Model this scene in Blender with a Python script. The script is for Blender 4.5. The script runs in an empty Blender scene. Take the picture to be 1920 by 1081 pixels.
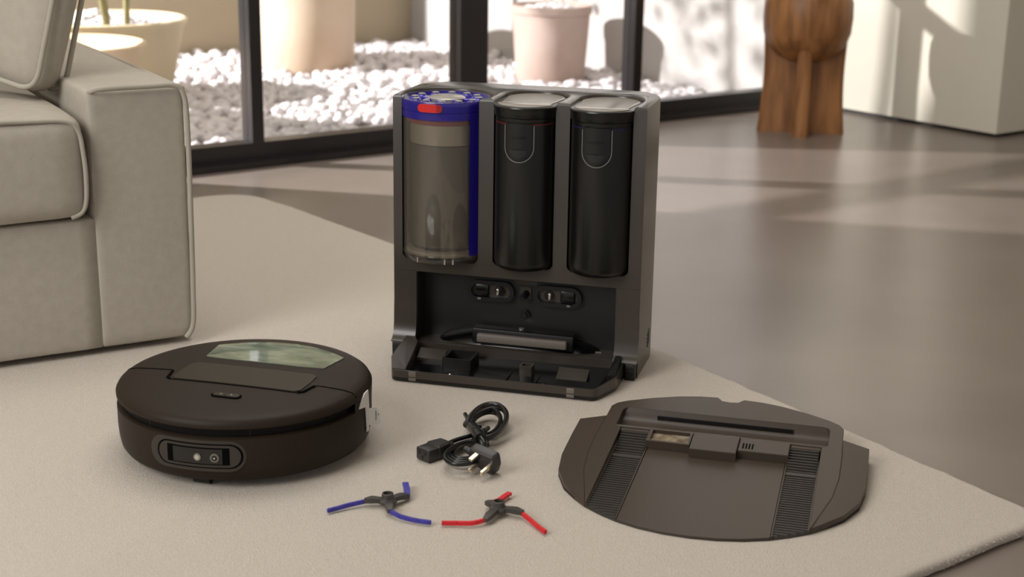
import bpy, bmesh, math, random
from mathutils import Vector, Matrix, noise
random.seed(7)
S = bpy.context.scene
COL = S.collection
sin, cos, pi, sqrt, rad = math.sin, math.cos, math.pi, math.sqrt, math.radians

# ------------------------------------------------------------------ camera
F_PX, HOR, RHO, CAM_H = 2760.0, 775.0, 0.0149, 0.82
PITCH = math.atan(HOR / F_PX)
fw = Vector((0, cos(PITCH), -sin(PITCH)))
rt0 = Vector((1, 0, 0)); dn0 = Vector((0, -sin(PITCH), -cos(PITCH)))
rt = (rt0 - RHO * dn0).normalized(); dn = (dn0 + RHO * rt0).normalized()
cd = bpy.data.cameras.new('camera')
cam = bpy.data.objects.new('camera', cd); COL.objects.link(cam)
m3 = Matrix((rt, -dn, -fw)).transposed()
cam.matrix_world = Matrix.Translation((0, 0, CAM_H)) @ m3.to_4x4()
cd.sensor_width = 36; cd.sensor_fit = 'HORIZONTAL'; cd.lens = F_PX / 1920 * 36
cd.clip_start = 0.05; cd.clip_end = 60
cd.dof.use_dof = True; cd.dof.focus_distance = 2.28; cd.dof.aperture_fstop = 5.0
S.camera = cam

# ------------------------------------------------------------------ world, lights, exposure
w = bpy.data.worlds.new('sky'); S.world = w; w.use_nodes = True
w.node_tree.nodes['Background'].inputs[0].default_value = (1.0, 0.98, 0.965, 1)
w.node_tree.nodes['Background'].inputs[1].default_value = 0.6
S.view_settings.view_transform = 'Standard'; S.view_settings.look = 'None'
S.view_settings.gamma = 1; S.view_settings.use_curve_mapping = False
S.view_settings.exposure = 0.0

def lamp(name, kind, loc, target, energy, color=(1, 1, 1), **kw):
    d = bpy.data.lights.new(name, kind); d.energy = energy; d.color = color
    for k, v in kw.items(): setattr(d, k, v)
    o = bpy.data.objects.new(name, d); COL.objects.link(o); o.location = loc
    o.rotation_euler = (Vector(target) - Vector(loc)).to_track_quat('-Z', 'Y').to_euler()
    return o
# low hard daylight lamp beyond the courtyard, and an unseen studio softbox as soft key lamp
lamp('courtyard_lamp', 'SPOT', (-5.0, 4.9, 2.3), (0.4, 5.3, 0.2), 3700, (.985, .975, 1), spot_size=rad(80), spot_blend=.1, shadow_soft_size=.05)
lamp('soft_key_lamp', 'AREA', (-2.3, 0.1, 2.05), (0.0, 2.2, 0.15), 76, (1, .985, .96), shape='RECTANGLE', size=1.5, size_y=1.9)

lamp('overhead_fill', 'AREA', (-.35, 2.95, 2.9), (-.3, 2.9, 0), 44, (1, .975, .94), shape='RECTANGLE', size=2.2, size_y=1.8)  # unseen soft fill added overhead to brighten the rug and dock top

# ------------------------------------------------------------------ materials
def lin(c):
    out = []
    for v in c:
        v /= 255.0
        out.append(v / 12.92 if v <= .04045 else ((v + .055) / 1.055) ** 2.4)
    return out
MATS = {}
def mat(name, rgb, rough=.5, metal=0, var=.0, vscale=8, bump=0, bscale=200, spec=.5, coat=0, rgb2=None, stretch=(1, 1, 1), detail=3, sheen=0):
    if name in MATS: return MATS[name]
    m = bpy.data.materials.new(name); m.use_nodes = True
    nt = m.node_tree; b = nt.nodes['Principled BSDF']
    c = lin(rgb)
    b.inputs['Base Color'].default_value = (*c, 1)
    b.inputs['Roughness'].default_value = rough; b.inputs['Metallic'].default_value = metal
    b.inputs['Specular IOR Level'].default_value = spec
    b.inputs['Coat Weight'].default_value = coat
    if sheen:
        b.inputs['Sheen Weight'].default_value = sheen; b.inputs['Sheen Roughness'].default_value = .5
    tc = nt.nodes.new('ShaderNodeTexCoord'); mp = nt.nodes.new('ShaderNodeMapping')
    mp.inputs['Scale'].default_value = stretch
    nt.links.new(tc.outputs['Object'], mp.inputs['Vector'])
    if var or rgb2:
        n = nt.nodes.new('ShaderNodeTexNoise'); n.inputs['Scale'].default_value = vscale; n.inputs['Detail'].default_value = detail
        nt.links.new(mp.outputs[0], n.inputs['Vector'])
        r = nt.nodes.new('ShaderNodeValToRGB')
        c2 = lin(rgb2) if rgb2 else [min(1, x * (1 + var)) for x in c]
        c1 = c if rgb2 else [x * (1 - var) for x in c]
        r.color_ramp.elements[0].color = (*c1, 1); r.color_ramp.elements[1].color = (*c2, 1)
        r.color_ramp.elements[0].position = .36; r.color_ramp.elements[1].position = .64
        nt.links.new(n.outputs['Fac'], r.inputs[0]); nt.links.new(r.outputs[0], b.inputs['Base Color'])
    if bump:
        n2 = nt.nodes.new('ShaderNodeTexNoise'); n2.inputs['Scale'].default_value = bscale; n2.inputs['Detail'].default_value = 4
        nt.links.new(mp.outputs[0], n2.inputs['Vector'])
        bp = nt.nodes.new('ShaderNodeBump'); bp.inputs['Strength'].default_value = bump; bp.inputs['Distance'].default_value = .004
        nt.links.new(n2.outputs['Fac'], bp.inputs['Height']); nt.links.new(bp.outputs[0], b.inputs['Normal'])
    MATS[name] = m
    return m
def clear(name, tint, fac, rough=.02, haze=0):
    m = bpy.data.materials.new(name); m.use_nodes = True; nt = m.node_tree; nt.nodes.clear()
    o = nt.nodes.new('ShaderNodeOutputMaterial'); mx = nt.nodes.new('ShaderNodeMixShader')
    t = nt.nodes.new('ShaderNodeBsdfTransparent'); g = nt.nodes.new('ShaderNodeBsdfGlossy')
    lw = nt.nodes.new('ShaderNodeLayerWeight'); lw.inputs[0].default_value = .5
    fr = nt.nodes.new('ShaderNodeMath'); fr.operation = 'POWER'; fr.inputs[1].default_value = 4.5
    nt.links.new(lw.outputs['Facing'], fr.inputs[0])
    mul = nt.nodes.new('ShaderNodeMath'); mul.operation = 'MULTIPLY_ADD'; mul.inputs[1].default_value = .75; mul.inputs[2].default_value = .035 * fac
    t.inputs[0].default_value = (*tint, 1); g.inputs['Roughness'].default_value = rough
    nt.links.new(fr.outputs[0], mul.inputs[0]); nt.links.new(mul.outputs[0], mx.inputs[0])
    nt.links.new(t.outputs[0], mx.inputs[1]); nt.links.new(g.outputs[0], mx.inputs[2]); 
    if haze:
        df = nt.nodes.new('ShaderNodeBsdfDiffuse'); df.inputs[0].default_value = (.62, .56, .48, 1); m2 = nt.nodes.new('ShaderNodeMixShader'); m2.inputs[0].default_value = haze
        nt.links.new(mx.outputs[0], m2.inputs[1]); nt.links.new(df.outputs[0], m2.inputs[2]); nt.links.new(m2.outputs[0], o.inputs[0])
    else: nt.links.new(mx.outputs[0], o.inputs[0])
    MATS[name] = m
    return m

mat('plastic', (60, 54, 48), .25, var=.05, vscale=3, bump=.02, bscale=1500)
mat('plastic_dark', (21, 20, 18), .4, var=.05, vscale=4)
mat('black', (14, 14, 15), .35, var=.05)
mat('black_gloss', (7, 7, 8), .2, var=.05)
mat('tank', (16, 15, 13), .28, var=.06, vscale=3)
mat('tank_top', (142, 135, 124), .2, var=.03)  # pale base tone stands in for bright reflections on the lid plates
mat('edge_grey', (120, 118, 114), .3, var=.03)
mat('blue', (26, 14, 122), .26, var=.06, vscale=5, coat=.3)
mat('blue_part', (58, 48, 160), .2, var=.1, vscale=30, coat=.5)
mat('red', (205, 28, 22), .3, var=.05, coat=.3)
mat('seal_red', (92, 14, 16), .5, var=.05)
mat('seal_blue', (18, 13, 66), .5, var=.05)
mat('sensor_band', (6, 6, 7), .5, var=.05, spec=.15)  # black and dull: shade of the recessed gap put into the colour
mat('red_dark', (150, 22, 24), .4, var=.05)
mat('silver', (172, 166, 156), .32, metal=.6, var=.03)
mat('chrome', (220, 215, 205), .18, metal=1, var=.02)
mat('cyclone', (66, 60, 54), .3, var=.12, vscale=20, bump=.05, bscale=600, coat=.3)
mat('robot', (38, 29, 21), .52, spec=.2, var=.04, vscale=4, bump=.02, bscale=1500)
mat('camera_panel', (47, 41, 35), .4, var=.04)
mat('robot_panel', (46, 38, 26), .42, spec=.3, var=.03)
mat('robot_cover', (92, 104, 88), .06, rgb2=(138, 148, 130), vscale=14, stretch=(1, 2.5, 1), coat=.6)  # grey-green streaks paint window reflections onto the clear cover
mat('plate', (60, 50, 41), .42, spec=.4, var=.04, vscale=4, bump=.02, bscale=1500)
mat('plate_rubber', (46, 41, 36), .5, var=.04)
mat('sponge', (150, 136, 114), .9, rgb2=(92, 76, 56), vscale=60, bump=.4, bscale=400)
mat('wiper', (108, 100, 92), .5, var=.05)
mat('cable', (22, 21, 20), .32, var=.06)
mat('plug', (44, 42, 40), .42, var=.05)
mat('pin', (214, 200, 172), .28, metal=.7, var=.05)
mat('hub', (62, 58, 54), .45, var=.05)
mat('bristle_blue', (44, 40, 128), .6, rgb2=(66, 62, 160), vscale=300)
mat('bristle_red', (190, 18, 28), .6, rgb2=(216, 36, 44), vscale=300)
mat('tape', (216, 212, 206), .5, var=.02)
mat('ink', (40, 40, 40), .6, var=.02)
mat('fabric', (170, 162, 150), .95, rgb2=(175, 167, 155), vscale=60, bump=.25, bscale=900, spec=.2, detail=8)
mat('piping', (170, 163, 150), .95, var=.05, bump=.2, bscale=900, spec=.2)
mat('rug', (208, 198, 186), .97, rgb2=(217, 207, 195), vscale=380, bump=.8, bscale=800, spec=.1, detail=9)
mat('fibre', (214, 205, 194), .97, var=.06, vscale=30, spec=.1)
mat('floor', (115, 104, 96), .3, rgb2=(126, 115, 107), vscale=2.2, bump=.03, bscale=30, detail=7)
mat('wall_white', (204, 197, 182), .8, var=.015, vscale=3, bump=.05, bscale=120)
mat('wall_outdoor', (186, 181, 177), .8, var=.03, vscale=3, bump=.05, bscale=120)
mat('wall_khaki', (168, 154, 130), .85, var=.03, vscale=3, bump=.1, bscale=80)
mat('plinth', (36, 33, 31), .6, var=.05)
mat('frame', (30, 26, 27), .3, var=.08, vscale=4)
mat('wood', (114, 72, 36), .42, rgb2=(162, 110, 62), vscale=9, stretch=(3, 3, .5), bump=.08, bscale=40, detail=8)
mat('stone', (204, 197, 197), .85, rgb2=(228, 221, 221), vscale=9, bump=.3, bscale=60)
mat('stone_dark', (180, 172, 172), .85, rgb2=(216, 208, 208), vscale=9, bump=.3, bscale=60)
mat('gravel_base', (160, 151, 148), .95, rgb2=(196, 188, 186), vscale=14, bump=.5, bscale=40)
mat('pot_cream', (208, 192, 158), .7, var=.06, vscale=4, bump=.15, bscale=30)
mat('pot_terracotta', (208, 184, 152), .75, var=.06, vscale=4, bump=.15, bscale=30)
mat('pot_beige', (204, 186, 164), .75, rgb2=(192, 168, 144), vscale=3, bump=.2, bscale=24)
mat('pot_pink', (190, 168, 158), .8, rgb2=(172, 148, 136), vscale=3, bump=.25, bscale=24)
mat('soil', (120, 100, 84), .95, var=.2, vscale=30, bump=.5, bscale=60)
mat('leaf', (92, 112, 56), .6, var=.2, vscale=12)
mat('bark', (124, 116, 76), .8, var=.15, vscale=20, bump=.3, bscale=60)
mat('cactus', (78, 104, 62), .7, var=.1, vscale=14)
mat('groove', (8, 8, 8), .95, var=.05, spec=.05)
clear('glass', (.97, .97, .96), 1.0, .01)
clear('clear_plastic', (.86, .84, .80), 1.6, .03, .045)
clear('lens', (.8, .8, .8), 2.0, .02)

# ------------------------------------------------------------------ mesh helpers
def miter(poly):
    n = len(poly); out = []
    a = sum(poly[i][0] * poly[(i + 1) % n][1] - poly[(i + 1) % n][0] * poly[i][1] for i in range(n))
    sg = 1 if a > 0 else -1
    for i in range(n):
        p0, p1, p2 = Vector(poly[i - 1]), Vector(poly[i]), Vector(poly[(i + 1) % n])
        e1 = (p1 - p0); e2 = (p2 - p1)
        if e1.length < 1e-9: e1 = e2
        if e2.length < 1e-9: e2 = e1
        n1 = Vector((e1.y, -e1.x)).normalized() * sg; n2 = Vector((e2.y, -e2.x)).normalized() * sg
        b = n1 + n2
        if b.length < 1e-6: b = n1
        b.normalize(); k = max(.4, b.dot(n1))
        out.append(b / k)          # outward
    return out, sg
def inset(poly, d):
    nn, _ = miter(poly)
    return [(p[0] - q.x * d, p[1] - q.y * d) for p, q in zip(poly, nn)]
def rpoly(pts, seg=6):
    """pts: (x, y) or (x, y, radius) -> rounded polygon"""
    out = []; n = len(pts)
    for i, p in enumerate(pts):
        r = p[2] if len(p) > 2 else 0
        P = Vector(p[:2])
        if r <= 0: out.append((P.x, P.y)); continue
        A = (Vector(pts[i - 1][:2]) - P); B = (Vector(pts[(i + 1) % n][:2]) - P)
        ang = A.angle(B); t = min(r / math.tan(ang / 2), A.length * .49, B.length * .49)
        a = P + A.normalized() * t; b = P + B.normalized() * t
        for k in range(seg + 1):
            u = k / seg
            q = a * (1 - u) ** 2 + P * (2 * u * (1 - u)) + b * u * u
            out.append((q.x, q.y))
    return out
def circle(cx, cy, r, n=48, a0=0, a1=2 * pi):
    full = abs(a1 - a0 - 2 * pi) < 1e-6
    k = n if full else n + 1
    return [(cx + r * cos(a0 + (a1 - a0) * i / n), cy + r * sin(a0 + (a1 - a0) * i / n)) for i in range(k)]
def stadium(cx, y0, y1, r, n=20):
    return circle(cx, y1, r, n, 0, pi) + circle(cx, y0, r, n, pi, 2 * pi)

class MB:
    def __init__(s): s.v = []; s.f = []
    def add(s, vs, fs):
        o = len(s.v); s.v += [tuple(x) for x in vs]; s.f += [tuple(i + o for i in f) for f in fs]; return s
    def prism(s, poly, rings, zf=None, cap=(True, True)):
        n = len(poly); nn, sg = miter(poly)
        vs = []; fs = []
        for z, d in rings:
            for p, q in zip(poly, nn):
                x, y = p[0] - q.x * d, p[1] - q.y * d
                vs.append((x, y, z + (zf(x, y) if zf and z > -1e-9 else 0)))
        for k in range(len(rings) - 1):
            for i in range(n):
                j = (i + 1) % n
                a, b, c, d = k * n + i, k * n + j, (k + 1) * n + j, (k + 1) * n + i
                fs.append((a, b, c, d) if sg > 0 else (d, c, b, a))
        L = (len(rings) - 1) * n
        if cap[0]: fs.append(tuple(range(n - 1, -1, -1)) if sg > 0 else tuple(range(n)))
        if cap[1]: fs.append(tuple(range(L, L + n)) if sg > 0 else tuple(range(L + n - 1, L - 1, -1)))
        return s.add(vs, fs)
    def ring(s, outer, inner, z0, z1, zf=None):
        n = len(outer); vs = []
        for lp, z in ((outer, z0), (outer, z1), (inner, z1), (inner, z0)):
            vs += [(x, y, z + (zf(x, y) if zf and z == z1 else 0)) for x, y in lp]
        fs = []
        for k in range(4):
            for i in range(n):
                j = (i + 1) % n; k2 = (k + 1) % 4
                fs.append((k * n + i, k * n + j, k2 * n + j, k2 * n + i))
        return s.add(vs, fs)
    def box(s, x0, x1, y0, y1, z0, z1, b=0):
        if b <= 0:
            return s.prism([(x0, y0), (x1, y0), (x1, y1), (x0, y1)], [(z0, 0), (z1, 0)])
        pl = rpoly([(x0, y0, b), (x1, y0, b), (x1, y1, b), (x0, y1, b)], 4)
        return s.prism(pl, [(z0, b * .8), (z0 + b * .3, b * .25), (z0 + b, 0), (z1 - b, 0), (z1 - b * .3, b * .25), (z1, b * .8)])
    def lathe(s, prof, c=(0, 0), n=48, a0=0, a1=2 * pi):
        full = abs(a1 - a0 - 2 * pi) < 1e-6
        m = n if full else n + 1; k = len(prof); vs = []; fs = []
        for i in range(m):
            a = a0 + (a1 - a0) * i / n
            for r, z in prof: vs.append((c[0] + r * cos(a), c[1] + r * sin(a), z))
        for i in range(n):
            j = (i + 1) % m
            for q in range(k - 1): fs.append((i * k + q, j * k + q, j * k + q + 1, i * k + q + 1))
        return s.add(vs, fs)
    def tube(s, path, r, n=8, closed=False, sq=None):
        P = [Vector(p) for p in path]; m = len(P); vs = []; fs = []
        up = Vector((0, 0, 1)); prev = None
        for i in range(m):
            a = P[i - 1] if (i or closed) else P[0]; b = P[(i + 1) % m] if (i < m - 1 or closed) else P[-1]
            t = (b - a).normalized()
            if prev is None:
                ref = up if abs(t.z) < .9 else Vector((1, 0, 0)); u = t.cross(ref).normalized()
            else:
                u = (prev - t * prev.dot(t)).normalized()
            prev = u; v = u.cross(t).normalized()
            rr = r[i] if isinstance(r, (list, tuple)) else r
            if sq:
                for cu, cv in ((-1, -1), (1, -1), (1, 1), (-1, 1)): vs.append(P[i] + u * cu * sq[0] + v * cv * sq[1])
            else:
                for k in range(n): vs.append(P[i] + u * rr * cos(2 * pi * k / n) + v * rr * sin(2 * pi * k / n))
        q = 4 if sq else n
        for i in range(m if closed else m - 1):
            j = (i + 1) % m
            for k in range(q): fs.append((i * q + k, i * q + (k + 1) % q, j * q + (k + 1) % q, j * q + k))
        if not closed: fs += [tuple(range(q - 1, -1, -1)), tuple(range((m - 1) * q, m * q))]
        return s.add(vs, fs)
    def grid(s, rows, thick=None):
        """rows of points (top surface); thick: vector pushed down for a closed slab"""
        R = len(rows); C = len(rows[0]); vs = [p for r in rows for p in r]; fs = []
        for i in range(R - 1):
            for j in range(C - 1): fs.append((i * C + j, i * C + j + 1, (i + 1) * C + j + 1, (i + 1) * C + j))
        if thick is not None:
            t = Vector(thick); o = len(vs); vs = vs + [tuple(Vector(p) + t) for p in vs]
            for i in range(R - 1):
                for j in range(C - 1): fs.append((o + i * C + j, o + (i + 1) * C + j, o + (i + 1) * C + j + 1, o + i * C + j + 1))
            bd = [j for j in range(C)] + [i * C + C - 1 for i in range(1, R)] + [(R - 1) * C + j for j in range(C - 2, -1, -1)] + [i * C for i in range(R - 2, 0, -1)]
            for a, b in zip(bd, bd[1:] + bd[:1]): fs.append((b, a, a + o, b + o))
        return s.add(vs, fs)
    def xf(s, M, start=0):
        s.v[start:] = [tuple(M @ Vector(p)) for p in s.v[start:]]; return s
    def build(s, name, m, parent=None, smooth=38, fixn=True):
        me = bpy.data.meshes.new(name); me.from_pydata(s.v, [], s.f); me.validate()
        if fixn:
            bm = bmesh.new(); bm.from_mesh(me); bmesh.ops.recalc_face_normals(bm, faces=bm.faces); bm.to_mesh(me); bm.free()
        if smooth:
            me.polygons.foreach_set('use_smooth', [True] * len(me.polygons)); me.set_sharp_from_angle(angle=rad(smooth))
        me.materials.append(MATS[m])
        o = bpy.data.objects.new(name, me); COL.objects.link(o)
        if parent: o.parent = parent
        return o
def tag(o, label=None, cat=None, group=None, kind=None):
    if label: o['label'] = label
    if cat: o['category'] = cat
    if group: o['group'] = group
    if kind: o['kind'] = kind
    return o
def thing(name, loc, rz, label, cat, group=None, kind=None):
    o = bpy.data.objects.new(name, None); COL.objects.link(o); o.empty_display_size = .05
    o.location = loc; o.rotation_euler = (0, 0, rz)
    return tag(o, label, cat, group, kind)
def smoothpath(pts, per=8, closed=False):
    P = [Vector(p) for p in pts]; n = len(P); out = []
    for i in range(n if closed else n - 1):
        g = lambda k: P[k % n] if closed else P[max(0, min(n - 1, k))]
        p0, p1, p2, p3 = g(i - 1), g(i), g(i + 1), g(i + 2)
        for k in range(per):
            t = k / per
            out.append(.5 * ((2 * p1) + (p2 - p0) * t + (2 * p0 - 5 * p1 + 4 * p2 - p3) * t * t + (3 * p1 - p0 - 3 * p2 + p3) * t ** 3))
    if not closed: out.append(P[-1])
    return out
def cylpatch(mb, c, r, rows, t=.001, back=.002, ncol=14):
    """rows of (z, u0, u1): arc lengths measured from the -y direction on a cylinder"""
    out = []; inn = []
    for z, u0, u1 in rows:
        a = []; b = []
        for k in range(ncol + 1):
            an = (u0 + (u1 - u0) * k / ncol) / r
            a.append((c[0] + (r + t) * sin(an), c[1] - (r + t) * cos(an), z))
            b.append((c[0] + (r - back) * sin(an), c[1] - (r - back) * cos(an), z))
        out.append(a); inn.append(b)
    R, C = len(rows), ncol + 1
    vs = [p for q in out for p in q] + [p for q in inn for p in q]; o = R * C; fs = []
    for i in range(R - 1):
        for j in range(C - 1):
            fs.append((i * C + j, i * C + j + 1, (i + 1) * C + j + 1, (i + 1) * C + j))
            fs.append((o + i * C + j, o + (i + 1) * C + j, o + (i + 1) * C + j + 1, o + i * C + j + 1))
    bd = [j for j in range(C)] + [i * C + C - 1 for i in range(1, R)] + [(R - 1) * C + j for j in range(C - 2, -1, -1)] + [i * C for i in range(R - 2, 0, -1)]
    for a, b in zip(bd, bd[1:] + bd[:1]): fs.append((b, a, a + o, b + o))
    return mb.add(vs, fs)
def pillrows(zc, hh, u0, u1, n=8):
    """pill with straight ends u0..u1 (outer extent)"""
    out = []
    for k in range(n + 1):
        a = -pi / 2 + pi * k / n; dz = hh * sin(a); e = hh - hh * cos(a)
        out.append((zc + dz, u0 + e, u1 - e))
    return out

# ------------------------------------------------------------------ the room (setting)
FZ = -.017                                    # floor level; the rug's top is z = 0
WA = Vector((-.904, 4.126)); WD = Vector((.801, .599)).normalized(); WM = Vector((WD.y, -WD.x))   # window line, WM points into the room
YAWW = math.atan2(WD.y, WD.x)
def WP(s, inn, z=0): p = WA + WD * s + WM * inn; return Vector((p.x, p.y, z))
SC = 2.53                                     # corner where the glazing meets the right wall
def wbox(mb, s0, s1, i0, i1, z0, z1):
    st = len(mb.v); mb.box(s0, s1, i0, i1, z0, z1)
    mb.v[st:] = [tuple(WP(x, -y, z)) for x, y, z in mb.v[st:]]   # local y is outward
    return mb

fl = MB().add([WP(-6, 0, FZ), WP(-6, 9, FZ), WP(8, 9, FZ), WP(8, 0, FZ)], [(0, 1, 2, 3)])
tag(fl.build('floor', 'floor', smooth=0), 'smooth grey brown polished concrete floor', 'floor', kind='structure')
# the floor as a slab under the glazing line too
wl = wbox(MB(), -8, -.36, .0, .25, FZ, 3.0)
tag(wl.build('wall_left', 'wall_white', smooth=0), 'plain wall beside the glazed screen behind the sofa', 'wall', kind='structure')
ce = wbox(MB(), -7, 6, -7.5, .25, 3.0, 3.1)
tag(ce.build('ceiling', 'wall_white', smooth=0), 'plain white ceiling over the room', 'ceiling', kind='structure')
wf = wbox(MB(), 3.95, 4.15, -7.5, -.0, FZ, 3.0)
tag(wf.build('wall_far', 'wall_white', smooth=0), 'plain wall closing the far side of the room', 'wall', kind='structure')
LEND = 0.855                                  # right wall runs this far into the room
wr = wbox(MB(), SC, SC + 1.41, -LEND, .0, FZ + .014, 3.0)
wr = wr.build('wall_right', 'wall_white', smooth=0)
tag(wr, 'thick white rendered wall standing behind the carved wooden stool', 'wall', kind='structure')
wbox(MB(), SC + .02, SC + 1.38, -LEND + .02, -.001, FZ, FZ + .014).build('shadow_gap', 'plinth', wr, smooth=0)  # dark recessed strip stands for the shadow gap under the wall
wo = wbox(MB(), SC, SC + .3, .0, 2.98, -.2, 2.2)
tag(wo.build('wall_courtyard', 'wall_outdoor', smooth=0), 'sunlit white courtyard wall behind the pink planter', 'wall', kind='structure')
BW = 2.8
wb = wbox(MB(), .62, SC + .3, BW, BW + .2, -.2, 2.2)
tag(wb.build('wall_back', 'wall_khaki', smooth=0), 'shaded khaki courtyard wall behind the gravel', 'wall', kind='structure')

# window screen
win = thing('window_1', WP(0, 0, FZ), 0, 'black steel framed glazed screen onto the gravel courtyard', 'window', kind='structure')
win_m = Matrix.Translation(WP(0, 0, FZ)).inverted()
def wpart(name, m, *boxes, smooth=0):
    mb = MB()
    for b in boxes: wbox(mb, *b)
    mb.xf(win_m); return mb.build(name, m, win, smooth=smooth)
wpart('track', 'frame', (-.36, SC, -.0, .05, FZ, FZ + .018))
wpart('bottom_rail', 'frame', (-.36, SC, .05, .115, FZ, FZ + .066))
MUL = [(.205, .243), (.947, 1.055), (1.685, 1.722), (2.44, SC)]
for s0, s1 in MUL: wpart('mullion', 'frame', (s0, s1, .05, .115, FZ + .066, 3.0))
wpart('mullion', 'frame', (-.36, -.325, .05, .115, FZ + .066, 3.0))
edges = [-.325] + [x for m_ in MUL for x in m_][:-1]
for k in range(0, len(edges), 2):
    wpart('pane', 'glass', (edges[k], edges[k + 1], .079, .085, FZ + .066, .662))
    wpart('pane', 'glass', (edges[k], edges[k + 1], .079, .085, .708, 2.9))
wpart('transom', 'frame', (-.30, 2.44, .06, .105, .662, .708))
wpart('head_rail', 'frame', (-.36, SC, .05, .115, 2.9, 3.0))

# courtyard ground and gravel
def ghump(x, y):
    return -.05 +   .014 * noise.noise(Vector((x * 1.6, y * 1.6, 3.1))) + .012 * noise.noise(Vector((x * 6, y * 6, 9)))
rows = []
for i in range(41):
    r = []
    for j in range(61):
        p = WP(-1.4 + (SC + 1.4) * j / 60, -(.12 + (BW - .12) * i / 40))
        r.append((p.x, p.y, ghump(p.x, p.y)))
    rows.append(r)
gb = MB().grid(rows, (0, 0, -.15)).build('gravel_bed', 'gravel_base')
tag(gb, 'bed of pale rounded gravel filling the courtyard', 'gravel', kind='structure')
stone_meshes = []
for k in range(8):
    bm = bmesh.new(); bmesh.ops.create_icosphere(bm, subdivisions=1, radius=1)
    for v in bm.verts: v.co *= random.uniform(.8, 1.15)
    bmesh.ops.scale(bm, vec=(1, random.uniform(.7, .95), random.uniform(.5, .75)), verts=bm.verts)
    me = bpy.data.meshes.new('stone'); bm.to_mesh(me); bm.free()
    me.polygons.foreach_set('use_smooth', [True] * len(me.polygons))
    me.materials.append(MATS['stone' if k % 3 else 'stone_dark']); stone_meshes.append(me)
def proj(p):
    q = Vector(p) - Vector((0, 0, CAM_H)); z = q.dot(fw)
    return 960 + F_PX * q.dot(rt) / z, 540.5 + F_PX * q.dot(dn) / z, z
POTS = [(-.95, 6.73, .225), (.15, 6.36, .175), (-1.56, 5.0, .31), (-1.59, 5.65, .34)]
stones = []
tries = 0
while len(stones) < 6500 and tries < 20000:
    tries += 1
    s = random.uniform(-1.0, SC - .03); i = random.uniform(.14, BW - .03)
    p = WP(s, -i)
    if any((p.x - a) ** 2 + (p.y - b) ** 2 < (r * .93) ** 2 for a, b, r in POTS): continue
    rad_ = random.choice((.016, .02, .024, .028, .034)) * random.uniform(.85, 1.2)
    z = ghump(p.x, p.y) + rad_ * .35 + random.uniform(0, .012)
    stones.append((Vector((p.x, p.y, z)), rad_, random.uniform(0, 6.3), random.randrange(8)))
def seen(st):
    x, y, z = proj(st[0])
    return (372 < x < 738 and 0 < y < 275) or (930 < x < 1195 and 0 < y < 155) or (1240 < x < 1425 and 0 < y < 190)
vis = sorted([s for s in stones if seen(s)], key=lambda s: -s[1] / proj(s[0])[2])
near = set(id(s) for s in vis[:300])
rest = MB()
for st in stones:
    c, r, a, k = st
    M = Matrix.Translation(c) @ Matrix.Rotation(a, 4, 'Z') @ Matrix.Rotation(random.uniform(-.4, .4), 4, 'X') @ Matrix.Scale(r, 4)
    if id(st) in near:
        o = bpy.data.objects.new('stone', stone_meshes[k]); COL.objects.link(o); o.parent = gb; o.matrix_local = M
    else:
        me = stone_meshes[k]
        rest.add([M @ v.co for v in me.vertices], [tuple(f.vertices) for f in me.polygons])
o = rest.build('gravel', 'stone', gb, smooth=80, fixn=False); o['kind'] = 'stuff'

# ------------------------------------------------------------------ rug
RUG = [(.728, 1.828, .035), (.506, 2.174), (.258, 2.549), (-.245, 3.255), (-.56, 3.66), (-.72, 3.84, .12), (-2.4, 2.62), (-1.0, .52)]
rugp = rpoly(RUG, 6)
dense = []
for a, b in zip(rugp, rugp[1:] + rugp[:1]):
    L = math.dist(a, b); n = max(1, int(L / .02))
    dx, dy = (b[1] - a[1]) / max(L, 1e-9), -(b[0] - a[0]) / max(L, 1e-9)
    for k in range(n):
        x, y = a[0] + (b[0] - a[0]) * k / n, a[1] + (b[1] - a[1]) * k / n
        d = .0035 * noise.noise(Vector((x * 30, y * 30, 1))) + .002 * noise.noise(Vector((x * 90, y * 90, 5)))
        dense.append((x + dx * d, y + dy * d))
rug = thing('rug', (0, 0, FZ), 0, 'large cream short pile rug lying under the cleaning machines', 'rug')
MB().prism(dense, [(0, .004), (.004, 0), (.012, 0), (.0155, .004), (.0168, .010)]).build('rug_body', 'rug', rug, smooth=60)
fib = MB()
for a, b in zip(dense, dense[1:] + dense[:1]):
    if a[1] < 1.4 or a[0] < -1.0: continue
    L = math.dist(a, b)
    if L < 1e-6: continue
    ex, ey = (b[0] - a[0]) / L, (b[1] - a[1]) / L
    for k in range(int(L / .0011)):
        t = random.random(); d = random.uniform(-.004, .001)
        x, y = a[0] + (b[0] - a[0]) * t, a[1] + (b[1] - a[1]) * t
        nx, ny = (ey, -ex)
        if (x - 0) * nx + (y - 2.5) * ny < 0: nx, ny = -nx, -ny
        z0 = random.uniform(.002, .0125)
        px, py = x + nx * d, y + ny * d
        l = random.uniform(.0025, .0048); la = random.uniform(-.6, .6)
        tip = (px + (nx * cos(la) + ex * sin(la)) * l * .7, py + (ny * cos(la) + ey * sin(la)) * l * .7, z0 + l * random.uniform(.2, .8))
        ww = .0006
        fib.add([(px - ex * ww, py - ey * ww, z0), (px + ex * ww, py + ey * ww, z0), tip, (px, py, z0 + .0008)], [(0, 1, 2), (1, 3, 2), (3, 0, 2)])
o = fib.build('pile_fibre', 'fibre', rug, smooth=0, fixn=False); o['kind'] = 'stuff'

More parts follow.
